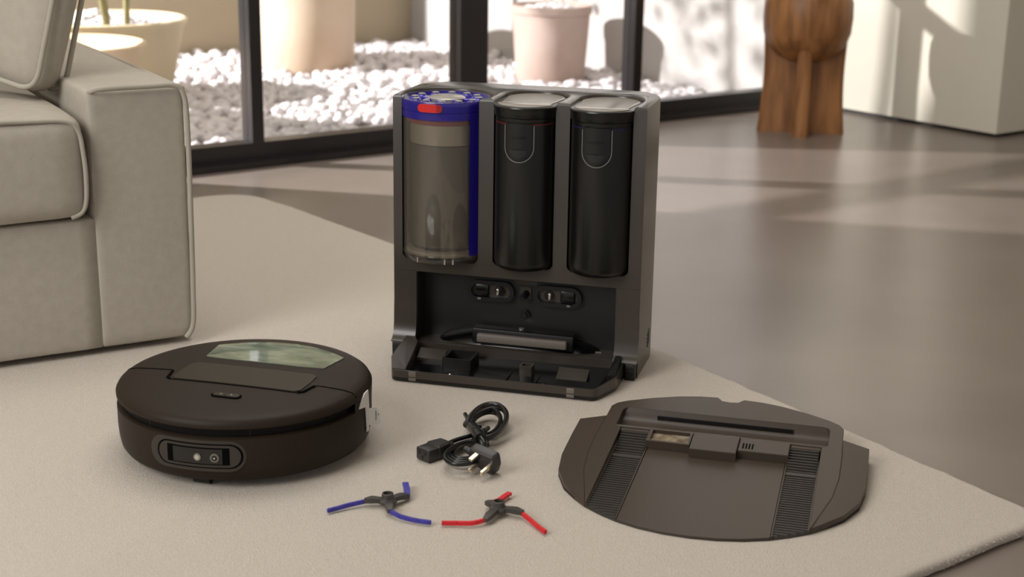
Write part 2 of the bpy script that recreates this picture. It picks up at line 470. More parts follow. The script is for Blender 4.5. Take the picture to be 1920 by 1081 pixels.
# ------------------------------------------------------------------ sofa
SO = Vector((-.583, 2.524, 0)); SR = math.atan2(.497, .868)
sofa = thing('sofa', SO, SR, 'grey beige slipcovered sofa with a low boxy arm standing on the cream rug', 'sofa')
def softbox(x0, x1, y0, y1, z0, z1, r, puff=0.0, n=14, seed=0, wr=.0):
    """rounded, slightly puffed box"""
    bm = bmesh.new(); bmesh.ops.create_cube(bm, size=2)
    bmesh.ops.subdivide_edges(bm, edges=bm.edges, cuts=n, use_grid_fill=True)
    hx, hy, hz = (x1 - x0) / 2, (y1 - y0) / 2, (z1 - z0) / 2
    mb = MB(); vs = []
    for v in bm.verts:
        # concentrate the grid near the edges
        c = [math.copysign(1 - (1 - abs(q)) ** 1.6, q) if abs(q) < 1 else q for q in v.co]
        p = Vector((c[0] * hx, c[1] * hy, c[2] * hz))
        core = Vector((max(-hx + r, min(hx - r, p.x)), max(-hy + r, min(hy - r, p.y)), max(-hz + r, min(hz - r, p.z))))
        d = p - core
        if d.length > 1e-9: p = core + d.normalized() * r
        f = lambda q, h: max(0, 1 - (q / h) ** 2)
        ax = max(range(3), key=lambda k: abs(v.co[k]))
        others = [k for k in range(3) if k != ax]; H = (hx, hy, hz)
        k = puff * f(p[others[0]], H[others[0]]) ** .6 * f(p[others[1]], H[others[1]]) ** .6
        p[ax] += math.copysign(k, v.co[ax])
        if wr:
            p += Vector((noise.noise(p * 5 + Vector((seed, 0, 0))), noise.noise(p * 5 + Vector((0, seed, 4))), noise.noise(p * 5 + Vector((8, 0, seed))))) * wr
        vs.append(p + Vector(((x0 + x1) / 2, (y0 + y1) / 2, (z0 + z1) / 2)))
    mb.add(vs, [tuple(q.index for q in f.verts) for f in bm.faces]); bm.free()
    return mb
ARMZ = .462
softbox(-.152, .016, .004, .98, .010, ARMZ, .009, .002, 16, 1, .0012).build('arm', 'fabric', sofa, smooth=80)
softbox(-1.75, -.1470, .004, .95, .010, .245, .007, .001, 14, 2, .0012).build('base', 'fabric', sofa, smooth=80)
softbox(-1.75, -.16, .70, .98, .2, .80, .04, .01, 12, 3, .003).build('back', 'fabric', sofa, smooth=80)
pp = smoothpath([(-.146, .012, .458), (-.13, -.002, .465), (-.05, -.004, .466), (-.004, -.004, .465), (.012, -.004, .450), (.017, -.003, .40), (.016, -.004, .25), (.014, -.003, .10), (.011, -.003, .035), (-.002, -.002, .012)], 8)
MB().tube(pp, .0048, 8).build('piping', 'piping', sofa, smooth=80)
MB().tube([(.012, .0, .458), (.014, .4, .46), (.012, .97, .457)], .0045, 8).build('piping', 'piping', sofa, smooth=80)
for x, y in ((-.06, .06), (-.06, .9), (-1.6, .06), (-1.6, .9)):
    MB().lathe([(0, 0), (.018, 0), (.02, .014), (0, .014)], (x, y), 16).build('foot', 'plinth', sofa)
# seat cushion (loose)
sc = thing('seat_cushion', SO, SR, 'thick grey beige seat cushion lying on the sofa base', 'cushion')
softbox(-1.2, -.163, -.016, .68, .247, .425, .028, .010, 16, 5, .003).build('cushion_body', 'fabric', sc, smooth=80)
pth = smoothpath([(-.40, -.014, .424), (-.26, -.011, .420), (-.192, -.010, .416), (-.172, -.010, .398), (-.166, -.011, .36), (-.164, -.012, .32), (-.166, -.011, .28), (-.174, -.010, .260), (-.192, -.009, .252)], 8)
MB().tube(pth, .0042, 8).build('piping', 'piping', sc, smooth=80)
# throw pillow leaning into the corner
pl = thing('throw_pillow', Vector((-.888, 2.62, .452)), rad(-24), 'square edged grey beige pillow propped upright on the seat cushion against the arm', 'pillow')
pl.rotation_euler = (rad(-9), rad(11), rad(-26))
softbox(-.42, .075, -.035, .035, .0, .45, .03, .012, 14, 8, .002).build('pillow_body', 'fabric', pl, smooth=80)
for yy in (-.036, .036):
    pr = [(a, yy, b) for a, b in rpoly([(-.42, .002, .04), (.077, .002, .04), (.077, .45, .05), (-.42, .45, .04)], 8)]
    MB().tube(pr, .0048, 8, closed=True).build('piping', 'piping', pl, smooth=80)

# ------------------------------------------------------------------ docking station
dock = thing('docking_station', (.0004, 2.411, 0), rad(-15), 'tall dark grey cleaning dock with an open lower bay and front tray on the rug', 'docking station')
HZ = .461; FY = .015
B1 = (-.134, .052, .075); B2 = (.013, .030, .0525, .090); B3 = (.143, .030, .0525, .090)
back = circle(.218 - .07, .135, .07, 10, 0, pi / 2) + circle(-.218 + .07, .135, .07, 10, pi / 2, pi)
back = [(x if abs(x) < .21799 else x, y) for x, y in back]
def pocket_circle(cx, cy, r, y):
    a = math.asin((y - cy) / r)
    return circle(cx, cy, r, 36, pi - a, a)          # from left lip over the back to the right lip (clockwise)
def pocket_stad(cx, y0, r, y1, y):
    a = math.asin((y - y0) / r)
    return circle(cx, y0, r, 6, pi - a, pi) + circle(cx, y1, r, 24, pi, 0) + circle(cx, y0, r, 6, 0, a)
front_l = [(-.218, FY)]
pk = pocket_circle(B1[0], B1[1], B1[2] + .0025, FY) + pocket_stad(B2[0], B2[1], B2[2] + .0025, B2[3], FY) + pocket_stad(B3[0], B3[1], B3[2] + .0025, B3[3], FY)
upper = back + front_l + pk + [(.218, FY)]
h = MB().prism(upper, [(.176, 0), (HZ - .005, 0), (HZ - .0015, .0012), (HZ, .0035)])
low = back + [(-.218, FY), (.218, FY)]
h.prism(low, [(.155, .0), (.1762, 0)])
bayw = .177
h.prism(circle(.218 - .07, .135, .07, 10, 0, pi / 2) + [(-.0, .205), (-.148, .205)][:1] + [(-.0, .06), (bayw, .06), (bayw, FY), (.218, FY)], [(0.03, 0), (.1555, 0)])
h.prism([(0, .205)] + circle(-.218 + .07, .135, .07, 10, pi / 2, pi) + [(-.218, FY), (-bayw, FY), (-bayw, .06), (0, .06)], [(.03, 0), (.1555, 0)])
h.prism(low, [(0, 0), (.0301, 0)])
h.build('housing', 'plastic', dock)
for cx, hw in ((B1[0], .0681), (B2[0], .0529), (B3[0], .0529)):
    for sg in (-1, 1):
        xe = cx + sg * (hw + .0006); k_ = .013
        pts = [(xe, .1755), (xe, .176 + k_)] + [(xe - sg * k_ * (1 - cos(a)), .176 + k_ * (1 - sin(a))) for a in [pi / 2 * q / 6 for q in range(1, 7)]] + [(xe - sg * k_, .1755)]
        fl_ = MB(); st = 0; fl_.prism(pts, [(FY, 0), (FY + .006, 0)]); fl_.v[st:] = [(x, z, y) for x, y, z in fl_.v[st:]]
        fl_.build('pocket_corner', 'plastic', dock)
# flared feet
for sg in (-1, 1):
    prof = [(FY + .001, .10), (FY - .000, .085), (FY - .001, .062), (FY - .004, .046), (FY - .009, .036), (FY - .017, .030), (FY - .017, .0285), (FY + .002, .0285)]
    x0, x1 = sorted((sg * .1772, sg * .2185))
    f = MB(); n = len(prof)
    f.add([(x0, y, z) for y, z in prof] + [(x1, y, z) for y, z in prof],
          [(i, (i + 1) % n, n + (i + 1) % n, n + i) for i in range(n)] + [tuple(range(n - 1, -1, -1)), tuple(range(n, 2 * n))])
    f.build('foot_flare', 'plastic', dock, smooth=50)
    x0, x1 = sorted((sg * .199, sg * .2165))
    ft = MB().box(x0, x1, -.003, FY, .0, .0287, .002).build('foot', 'plastic_dark', dock)
    MB().box(x0 + .002, x1 - .002, -.0042, -.002, .012, .015).box(x0 + .002, x1 - .002, -.0042, -.002, .020, .022).build('grip_line', 'black', ft)
# dark bay liner (side cheeks and back)
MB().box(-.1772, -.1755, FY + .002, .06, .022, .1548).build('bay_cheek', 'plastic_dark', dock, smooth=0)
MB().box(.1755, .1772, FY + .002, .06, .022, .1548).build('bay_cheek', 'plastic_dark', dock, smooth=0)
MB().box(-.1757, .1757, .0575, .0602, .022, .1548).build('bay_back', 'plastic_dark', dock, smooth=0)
YB = .0575
def pill_xz(cx, cz, hl, hh, n=8):
    return [(cx + (hl - hh) * (1 if k <= n else -1) + hh * cos(-pi / 2 + pi * k / n), cz + hh * sin(-pi / 2 + pi * k / n)) for k in range(n + 1)] + \
           [(cx - (hl - hh) + hh * cos(pi / 2 + pi * k / n), cz + hh * sin(pi / 2 + pi * k / n)) for k in range(n + 1)]
def xzprism(mb, poly, ya, yb):
    st = len(mb.v); mb.prism(poly, [(ya, 0), (yb, 0)]); mb.v[st:] = [(x, z, y) for x, y, z in mb.v[st:]]; return mb
def xzring(mb, o_, i_, ya, yb):
    st = len(mb.v); mb.ring(o_, i_, ya, yb); mb.v[st:] = [(x, z, y) for x, y, z in mb.v[st:]]; return mb
for cx, sg, cz in ((-.052, 1, .1205), (.068, -1, .1205)):
    po = pill_xz(cx, cz, .0425, .0185); pi_ = pill_xz(cx, cz, .0355, .0115)
    pm = xzring(MB(), po, pi_, YB - .010, YB).build('port', 'black', dock)
    xzprism(MB(), pi_, YB - .002, YB + .001).build('port_face', 'plastic', pm)
    xzprism(MB(), pill_xz(cx + sg * .016, cz, .0085, .0085), YB - .006, YB).build('contact_well', 'black_gloss', pm)
    MB().box(cx + sg * .0135 - .0022, cx + sg * .0135 + .0022, YB - .013, YB - .005, cz - .006, cz + .006, .001).build('contact', 'chrome', pm)
    MB().box(cx - sg * .017 - .0125, cx - sg * .017 + .0125, YB - .008, YB, cz - .011, cz + .011, .003).build('sensor_window', 'black_gloss', pm)
    MB().box(cx - sg * .020 - .003, cx - sg * .020 + .003, YB - .0115, YB - .008, cz - .0155, cz - .0125).build('sensor_tab', 'edge_grey', pm)
nz = xzprism(MB(), rpoly([(.0, .1115, .003), (.0195, .1115, .003), (.0195, .1315, .003), (.0, .1315, .003)], 4), YB - .003, YB).build('nozzle_plate', 'plastic', dock)
t = MB().tube([(.0105, YB - .001, .120), (.009, YB - .016, .117)], [.007, .006], 14).tube([(.009, YB - .012, .1175), (.0085, YB - .022, .1158)], .0048, 14)
t.build('nozzle', 'black', nz)
MB().tube([(.010, YB, .083), (.010, YB - .008, .0825)], .0082, 16).build('spout', 'black', dock)
MB().tube([(.010, YB - .006, .0826), (.010, YB - .012, .0822)], .0045, 14).build('spout_tip', 'plastic_dark', dock)
xzprism(MB(), rpoly([(-.014, .1548), (-.010, .136, .008), (.030, .136, .008), (.034, .1548)], 5), YB - .0022, YB).build('badge', 'plastic', dock)
MB().tube([(.110, YB - .0006, .139), (.110, YB + .001, .139)], .0018, 10).build('pin_hole', 'black', dock)
# side vent
vt = MB()
for k in range(4):
    vt.box(.2178, .2186, .105 + .0, .122, .030 + .007 * k, .033 + .007 * k)
st = len(vt.v)
vt.v = [(x, y, z + (y - .113) * .35) for x, y, z in vt.v]
vt.build('side_vent', 'black', dock, smooth=0)
# tray
def tray_outline(g=0):
    return rpoly([(-.174, -.1225, .016), (.174, -.1225, .016), (.1965, -.062, .02), (.1965, .012), (-.1965, .012), (-.1965, -.062, .02)], 6)
to = tray_outline()
tr = MB().prism(to, [(0, .003), (.002, 0), (.0075, 0)]).build('tray', 'black_gloss', dock)
ti = inset(to, .005)
MB().ring(to, ti, .0072, .0195, lambda x, y: max(0, (y + .09)) * .10 if abs(x) > .15 else 0).build('tray_rim', 'plastic', tr)
def slab(name, m, pts, z0, par=tr):
    """pts with own heights, extruded down to z0"""
    n = len(pts); mb = MB().add([(x, y, z0) for x, y, z in pts] + pts, [tuple(range(n - 1, -1, -1)), tuple(range(n, 2 * n))] + [(i, (i + 1) % n, n + (i + 1) % n, n + i) for i in range(n)])
    return mb.build(name, m, par, smooth=0)
slab('side_wing', 'plastic', [(-.176, -.1165, .0205), (-.152, -.118, .0205), (-.158, -.06, .027), (-.166, -.012, .036), (-.176, .004, .040), (-.192, .004, .040), (-.193, -.058, .028)], .006)
slab('side_wing', 'plastic_dark', [(.193, -.058, .028), (.192, .004, .040), (.182, .004, .040), (.181, -.03, .033), (.180, -.062, .025)], .006)
slab('tray_bed', 'black_gloss', [(-.152, -.117, .0085), (.168, -.117, .0085), (.184, -.06, .0085), (.176, .0565, .018), (-.176, .0565, .018), (-.165, -.02, .010)], .006)
arc = [(-.150, .0, .026)] + [(x, .056, .030) for x in (-.150,)] + [(-.07, .056, .052), (.07, .056, .052), (.150, .056, .030), (.150, .0, .026)]
# raised rear sill of the tray, following an arc against the bay's back
sill = MB(); rows = []
for k in range(25):
    x = -.150 + .300 * k / 24; hgt = .026 + .030 * max(0, cos(x / .150 * pi / 2)) ** .6
    rows.append([(x, .012, .016), (x, .020, .020 + (hgt - .02) * .35), (x, .034, hgt - .004), (x, .045, hgt), (x, .0568, hgt), (x, .0568, .012)])
sill.grid(rows).build('rear_sill', 'black_gloss', tr, smooth=50)
MB().box(-.076, .104, .018, .046, .034, .0605, .002).build('wiper_holder', 'black', tr)
MB().box(-.066, .094, .010, .022, .038, .0530, .003).build('wiper_bar', 'wiper', tr)
MB().lathe([(0, .060), (.0055, .060), (.0055, .0622), (0, .0625)], (.008, .036), 14).build('screw', 'chrome', tr)
def pad(x0, x1, y0, y1, zf, zb, m='plastic_dark'):
    slab('ramp_pad', m, [(x0, y0, zf), (x1, y0, zf), (x1, y1, zb), (x0, y1, zb)], .007)
pad(-.160, -.112, -.035, -.012, .015, .026, 'plastic')
pad(.098, .150, .020, .040, .020, .032, 'wiper')
pad(.094, .146, -.062, -.036, .012, .024, 'plastic')
pad(.096, .150, -.112, -.064, .009, .011, 'black')
bx = MB().ring(rpoly([(-.106, -.060, .003), (-.055, -.060, .003), (-.055, -.008, .003), (-.106, -.008, .003)], 3), rpoly([(-.102, -.056, .003), (-.059, -.056, .003), (-.059, -.012, .003), (-.102, -.012, .003)], 3), .008, .027)
bx.build('drain_box', 'plastic_dark', tr)
bx = MB().ring(rpoly([(.030, -.062, .002), (.052, -.062, .002), (.052, -.040, .002), (.030, -.040, .002)], 3), rpoly([(.0335, -.0585, .002), (.0485, -.0585, .002), (.0485, -.0435, .002), (.0335, -.0435, .002)], 3), .008, .027)
bx.build('drain_post', 'plastic', tr)
for x, y in ((-.082, -.090), (.080, -.094)):
    so = MB().lathe([(0, .009), (.012, .009), (.012, .0105), (.008, .0095), (0, .0095)], (x, y), 20).build('screw_well', 'black', tr)
    MB().lathe([(0, .0095), (.003, .0095), (.002, .0115), (0, .0118)], (x, y), 10).build('screw', 'chrome', so)
for x in (.015, .066):
    MB().box(x - .0008, x + .0008, -.112, .010, .0082, .0115).build('divider', 'plastic_dark', tr, smooth=0)
MB().box(-.150, .150, .008, .012, .010, .0165).build('divider', 'plastic_dark', tr, smooth=0)
for x in (-.138, .133):
    MB().box(x - .0065, x + .0065, -.1236, -.1215, .003, .0085, .0008).box(x - .0065, x + .0065, -.1236, -.1215, .010, .0192, .0008).build('front_clip', 'wiper', tr)

# ---- dust canister (lifts out of the dock)
ex_d = rad(-15)
D0 = (.0004, 2.411, 0)
can = thing('dust_canister', D0, ex_d, 'clear dust canister with deep blue lid and red release button, seated in the dock', 'dust canister')
c1 = (B1[0], B1[1]); R1 = B1[2]
base_z = .1775
LB = .4255      # underside of the blue lid
MB().lathe([(0, base_z + .001), (R1 - .010, base_z), (R1 - .003, base_z + .002), (R1 - .001, base_z + .006), (R1, base_z + .011), (R1, LB), (R1 - .002, LB), (R1 - .002, base_z + .013), (R1 - .01, base_z + .010), (0, base_z + .009)], c1, 64).build('clear_bin', 'clear_plastic', can)
MB().lathe([(R1 - .001, base_z + .0125), (R1 + .0008, base_z + .0135), (R1 + .0008, base_z + .0165), (R1 - .001, base_z + .0175)], c1, 64).build('base_ridge', 'clear_plastic', can)
inner = MB().lathe([(0, .200), (.050, .200), (.058, .204), (.0605, .212), (.0615, .378), (.058, .382), (0, .382)], c1, 64).build('cyclone_shroud', 'cyclone', can)
MB().lathe([(.058, .3815), (.0624, .3815), (.0624, .4155), (.058, .4155)], c1, 64).build('metal_band', 'silver', inner)
MB().lathe([(.05, .4155), (.0645, .4155), (.068, .418), (.069, LB), (.05, LB)], c1, 64).build('red_seal', 'red_dark', can)
MB().lathe([(.060, .192), (.0715, .192), (.0715, .197), (.066, .199), (.060, .199)], c1, 64).build('base_ring', 'silver', can)
# blue spine on the right of the bin
vdir = rad(15)
a0 = -pi / 2 + vdir + rad(33); a1 = -pi / 2 + vdir + rad(150)
MB().lathe([(R1 - .006, base_z + .016), (R1 + .0016, base_z + .016), (R1 + .0018, LB + .004), (R1 - .006, LB + .004)], c1, 24, a0, a1).build('blue_spine', 'blue', can)
lid = MB().lathe([(R1 - .010, LB), (R1 + .0012, LB), (R1 + .0016, LB + .002), (R1 + .0016, .4378), (R1 + .0005, .4382), (R1 + .0005, .4388), (R1 + .0018, .4392), (R1 + .0022, .446), (R1 + .003, .4545), (R1 + .0024, .4558), (R1 - .001, .4558), (R1 - .004, .451), (R1 - .008, .447), (0, .447)], c1, 72).build('blue_lid', 'blue', can)
MB().lathe([(R1 - .0025, .4548), (R1 - .0012, .4568), (R1 + .001, .4570), (R1 + .0024, .4554)], c1, 72).build('clear_rim', 'clear_plastic', lid)
for k in range(12):
    a = 2 * pi * k / 12 + .15
    x, y = c1[0] + .055 * cos(a), c1[1] + .055 * sin(a)
    cn = MB().lathe([(.0125, .446), (.0105, .4510), (.0055, .4552), (.003, .4552), (.003, .450)], (x, y), 14)
    cn.build('cyclone_cone', 'blue_part', lid)
    MB().lathe([(.0032, .4550), (.0065, .4562), (.0042, .4572), (0, .4574)], (x, y), 10).build('cone_tip', 'silver', lid)
for k in range(8):
    a = 2 * pi * k / 8
    pts = [(c1[0] + r * cos(a + da), c1[1] + r * sin(a + da)) for r, da in ((.018, -.25), (.040, -.18), (.042, .12), (.018, .2))]
    MB().prism(pts, [(.446, 0), (.4535, 0), (.455, .0015)]).build('vane', 'blue_part', lid)
MB().lathe([(.032, .446), (.032, .4550), (.028, .4572), (0, .4580)], c1, 32).build('centre_cap', 'silver', lid)
uo = -.005
rows_ = pillrows(.4465, .0068, uo - .0215, uo + .0215)
cylpatch(MB(), c1, R1 + .0022, pillrows(.4465, .0076, uo - .0225, uo + .0225), .0005, .002, 18).build('button_surround', 'blue_part', lid)
bt = cylpatch(MB(), c1, R1 + .0022, rows_, .0026, .002, 18).build('release_button', 'red', lid)
cylpatch(MB(), c1, R1 + .0022, [(z, max(a, uo + .012), b) for z, a, b in rows_ if b > uo + .013], .0030, .001, 6).build('button_mark', 'red_dark', bt)
# small clips round the clear base
for k, u in enumerate((-.03, .02, .034)):
    cylpatch(MB(), c1, R1 + .0002, [(base_z + .003, u - .0015, u + .0015), (base_z + .0115, u - .0012, u + .0012)], .0010, .001, 3).build('base_clip', 'silver', can)

# ---- water tanks (lift out of the dock)
def water_tank(B, label, sealmat):
    t = thing('water_tank', D0, ex_d, label, 'water tank', 'water tanks seated in the dock')
    cx, y0, r, y1 = B
    po = stadium(cx, y0, y1, r, 28)
    MB().prism(po, [(.1775, .011), (.178, .007), (.181, .003), (.186, .0008), (.192, 0), (.4262, 0)]).build('tank_body', 'tank', t)
    MB().prism(inset(po, .0006), [(.4262, 0), (.4282, 0)]).build('seal', sealmat, t, smooth=60)
    MB().prism(po, [(.4282, .0005), (.4290, 0), (.4360, 0), (.4366, .0012)]).build('collar', 'tank', t)
    ld = MB().prism(inset(po, -.0018), [(.4366, .003), (.4372, .0005), (.438, 0), (.446, -.0004), (.4530, -.0022), (.4548, -.0014), (.4556, .0005)]).build('lid', 'tank', t)
    cutp = [p for p in inset(po, .0035)]
    tp = []
    for x, y in cutp:
        if abs(x - cx) > r - .009 and y0 - .012 < y < y1 - .02: x = cx + math.copysign(r - .010, x - cx)
        tp.append((x, y))
    MB().prism(tp, [(.4545, 0), (.4566, 0), (.4572, .0008)]).build('lid_plate', 'tank_top', ld)
    c = (cx, y0)
    W = .0225
    def urows(w, zb, zt):      # tongue with a round bottom
        out = []
        for k in range(11):
            a = pi / 2 * k / 10; out.append((zb + w - w * cos(a), -w * sin(a) - 1e-5, w * sin(a) + 1e-5))
        out.append((zt, -w, w)); return out
    lt = cylpatch(MB(), c, r, urows(W + .0022, .3655, .4270), .0003, .001, 16).build('latch_gap', 'black_gloss', t)
    cylpatch(MB(), c, r, urows(W - .0008, .3695, .4290), .0016, .001, 16).build('latch', 'tank', t)
    cylpatch(MB(), c, r, urows(W * .62, .3725, .3850), .0030, .001, 12).build('thumb_rest', 'plastic_dark', lt)
    cylpatch(MB(), c, r, pillrows(.4060, .0022, -.0125, .0125), .0020, .001, 12).build('latch_slot', 'black_gloss', lt)
    path = []
    w = W + .0028
    for u, z in [(-w, .4255), (-w, .3900)] + [(-w * cos(a), .3648 + w - w * sin(a)) for a in [pi / 2 * k / 9 for k in range(10)]] + [(w * cos(a), .3648 + w - w * sin(a)) for a in [pi / 2 * (9 - k) / 9 for k in range(1, 10)]] + [(w, .39), (w, .4255)]:
        an = u / r; path.append((c[0] + (r + .0003) * sin(an), c[1] - (r + .0003) * cos(an), z))
    MB().tube(path, .0008, 6).build('latch_edge', 'edge_grey', t)
    return t
water_tank(B2, 'black water tank with a dark red seal line, next to the blue lidded canister', 'seal_red')
water_tank(B3, 'black water tank with a dark blue seal line, at the outer end of the dock', 'seal_blue')

# ------------------------------------------------------------------ robot vacuum
rob = thing('robot_vacuum', (-.391, 2.053, 0), rad(-15), 'round dark brown grey robot vacuum with a domed top on the rug before the sofa', 'robot vacuum')
RR = .185
MB().lathe([(0, .010), (.15, .010), (.170, .0108), (.1775, .0135), (.1815, .0195), (RR - .0012, .032), (RR, .048), (RR, .0755), (RR - .003, .0775), (.17, .0775)], (0, 0), 96).build('body', 'robot', rob)
MB().lathe([(.17, .076), (RR - .007, .0765), (RR - .007, .091), (.17, .091)], (0, 0), 96).build('sensor_band', 'sensor_band', rob)
lidprof = [(.172, .0895), (RR - .001, .0895), (RR + .0005, .0910), (RR + .0008, .0955), (RR - .002, .1005), (RR - .007, .1040), (.166, .1064), (.14, .1080), (.1, .1092), (.05, .1099), (0, .1101)]
MB().lathe(lidprof, (0, 0), 96).build('top_shell', 'robot', rob)
MB().lathe([(RR - .006, .0760), (RR + .0002, .0758), (RR + .0006, .0905), (RR - .006, .0905)], (0, 0), 60, rad(-9), rad(189)).build('rear_shell', 'robot', rob)
def zl(x, y, d=.0):
    r = min(sqrt(x * x + y * y), RR)
    pr = [(a, b) for a, b in lidprof[3:]][::-1]
    for (r0, z0), (r1, z1) in zip(pr, pr[1:]):
        if r0 <= r <= r1: return z0 + (z1 - z0) * (r - r0) / (r1 - r0) + d
    return pr[-1][1] + d
XS = .008
def onlid(path, d=-.0004): return [(x + XS, y, zl(x + XS, y, d)) for x, y in path]
def dens(path, step=.006):
    out = []
    for a, b in zip(path, path[1:]):
        n = max(1, int(math.dist(a, b) / step))
        out += [(a[0] + (b[0] - a[0]) * k / n, a[1] + (b[1] - a[1]) * k / n) for k in range(n)]
    return out + [path[-1]]
hinge = [(-.191, -.0235), (-.114, -.0215), (-.108, -.0525), (-.102, -.0585), (.102, -.0585), (.108, -.0525), (.114, -.0215), (.175, -.0235)]
MB().tube(onlid(dens(hinge)), .0014, 6).build('hinge_gap', 'groove', rob)
for sg in (-1, 1):
    MB().tube(onlid(dens([(sg * .112, -.026), (sg * .106, -.053), (sg * .100, -.0585)])), .0028, 6).build('hinge_notch', 'groove', rob)
# flap panel
rows = []
for k in range(11):
    y = -.0555 + .0745 * k / 10; hw = .1015 - .0035 * abs(k / 10 - .5)
    if k == 0: hw -= .006
    if k == 10: hw -= .008
    rows.append([(XS - hw + 2 * hw * j / 24, y, zl(XS - hw + 2 * hw * j / 24, y, .0012)) for j in range(25)])
MB().grid(rows, (0, 0, -.002)).build('flap_panel', 'robot_panel', rob)
# clear dust cover at the rear
rows = []
for k in range(13):
    t_ = k / 12; row = []
    for j in range(29):
        q = -1 + 2 * j / 28
        xb, yb = q * .096, .047 + .004 * q ** 8
        xt, yt = q * .104, .150 - .040 * q * q
        x, y = xb + (xt - xb) * t_ + XS, yb + (yt - yb) * t_
        row.append((x, y, zl(x, y, .0012)))
    rows.append(row)
MB().grid(rows, (0, 0, -.002)).build('clear_cover', 'robot_cover', rob)
pb = [(XS + .008 + x, -.1005 + y) for x, y in stadium(0, -.0145, .0145, .0085, 10)]
pb = [(XS + .010 + (y - (-.1005)) , -.1005 + (x - XS - .008)) for x, y in pb]
bt = MB().prism(pb, [(.105, 0), (.1102, 0), (.1104, .0012)]).build('button_well', 'groove', rob)
MB().prism(inset(pb, .0028), [(.106, 0), (.1112, 0), (.1118, .0015)]).build('power_button', 'robot_panel', bt)
MB().box(XS + .010 - .0006, XS + .010 + .0006, -.106, -.095, .1105, .1122).build('button_split', 'black', bt)
for sg in (-1, 1):
    MB().lathe([(0, .1112), (.0022, .1114), (.001, .1122), (0, .1123)], (XS + .010 + sg * .008, -.1005), 10).build('icon', 'edge_grey', bt)
# front camera
def ang(d): return rad(d) * RR
cam_u = lambda a, b: (ang(a), ang(b))
cz = .0515
fr_ = cylpatch(MB(), (0, 0), RR, pillrows(cz, .0225, ang(-19.5), ang(25)), .0003, .004, 30).build('camera_bezel', 'camera_panel', rob)
cylpatch(MB(), (0, 0), RR, pillrows(cz, .0178, ang(-15.6), ang(23.8)), .0007, .004, 30).build('camera_recess', 'groove', fr_)
cylpatch(MB(), (0, 0), RR, pillrows(cz, .0160, ang(-14.6), ang(22.8)), .0010, .004, 30).build('camera_panel', 'camera_panel', fr_)
cylpatch(MB(), (0, 0), RR, [(cz - .0125, ang(-10), ang(18)), (cz + .0125, ang(-10), ang(18))], .0014, .004, 20).build('camera_window', 'groove', fr_)
cylpatch(MB(), (0, 0), RR, [(cz - .0108, ang(-7), ang(15)), (cz + .0108, ang(-7), ang(15))], .0022, .004, 20).build('camera_block', 'plastic_dark', fr_)
for d, r in ((4.4, .0052), (11.8, .0062)):
    a = rad(d); n = Vector((sin(a), -cos(a), 0)); c = n * (RR + .0020) + Vector((0, 0, cz - .001))
    lz = MB().tube([c, c + n * .0022], r, 20).build('lens_ring', 'edge_grey' if d < 6 else 'wiper', fr_)
    MB().tube([c + n * .002, c + n * .0028], r * .62, 18).build('lens_glass', 'black_gloss' if d > 6 else 'chrome', lz)
    MB().tube([c + n * .0026, c + n * .0032], r * .22, 10).build('lens_glint', 'chrome', lz)
# sensor band joints
for d in (-22, 27):
    a = rad(d); n = Vector((sin(a), -cos(a), 0)) * (RR - .0068)
    MB().tube([n + Vector((0, 0, .0775)), n + Vector((0, 0, .0895))], .0006, 6).build('band_joint', 'plastic_dark', rob)
# white packing tape with pull tab on the right flank
tp = cylpatch(MB(), (0, 0), RR, [(.034, ang(92.8), ang(95.4)), (.045, ang(92.4), ang(95.6)), (.0745, ang(91.2), ang(95.8)), (.079, ang(84), ang(95.6)), (.0905, ang(87), ang(95)), (.097, ang(90), ang(94.5))], .0024, -.0008, 6).build('packing_tape', 'tape', rob)
tp['label'] = 'white packing tape with printed pull tab'
a = rad(94.8); n = Vector((sin(a), -cos(a), 0)); tdir = Vector((cos(a - rad(62)), sin(a - rad(62)), 0))
p0 = n * (RR + .002)
tabx = Vector((cos(rad(17)), sin(rad(17)), .16)).normalized()
def tabpt(u, v, off=0): return p0 + tabx * u + Vector((0, 0, .042 + v)) + Vector((.35, -.9, 0)) * off
tb = MB()
tb.add([tabpt(0, 0), tabpt(.018, .0), tabpt(.018, .026), tabpt(0, .026), tabpt(0, 0, -.0006), tabpt(.018, 0, -.0006), tabpt(.018, .026, -.0006), tabpt(0, .026, -.0006)],
       [(0, 1, 2, 3), (7, 6, 5, 4), (0, 4, 5, 1), (1, 5, 6, 2), (2, 6, 7, 3), (3, 7, 4, 0)]).build('pull_tab', 'tape', tp, smooth=0)
pr = MB()
for u0, u1, v0, v1 in [(.0105, .0112, .006, .021), (.0118, .0121, .008, .019), (.0142, .0152, .0135, .0158)]:
    pr.add([tabpt(u0, v0, .0003), tabpt(u1, v0, .0003), tabpt(u1, v1, .0003), tabpt(u0, v1, .0003)], [(0, 1, 2, 3)])
pr.build('tab_print', 'ink', tp, smooth=0)
# caster and wheels
MB().tube([(-.011 + .006, -.158, .008), (.013 + .006, -.158, .008)], .008, 16).build('caster', 'black', rob)
for sg in (-1, 1):
    MB().tube([(sg * .105, .0, .020), (sg * .135, .0, .020)], .020, 20).build('wheel', 'black', rob)

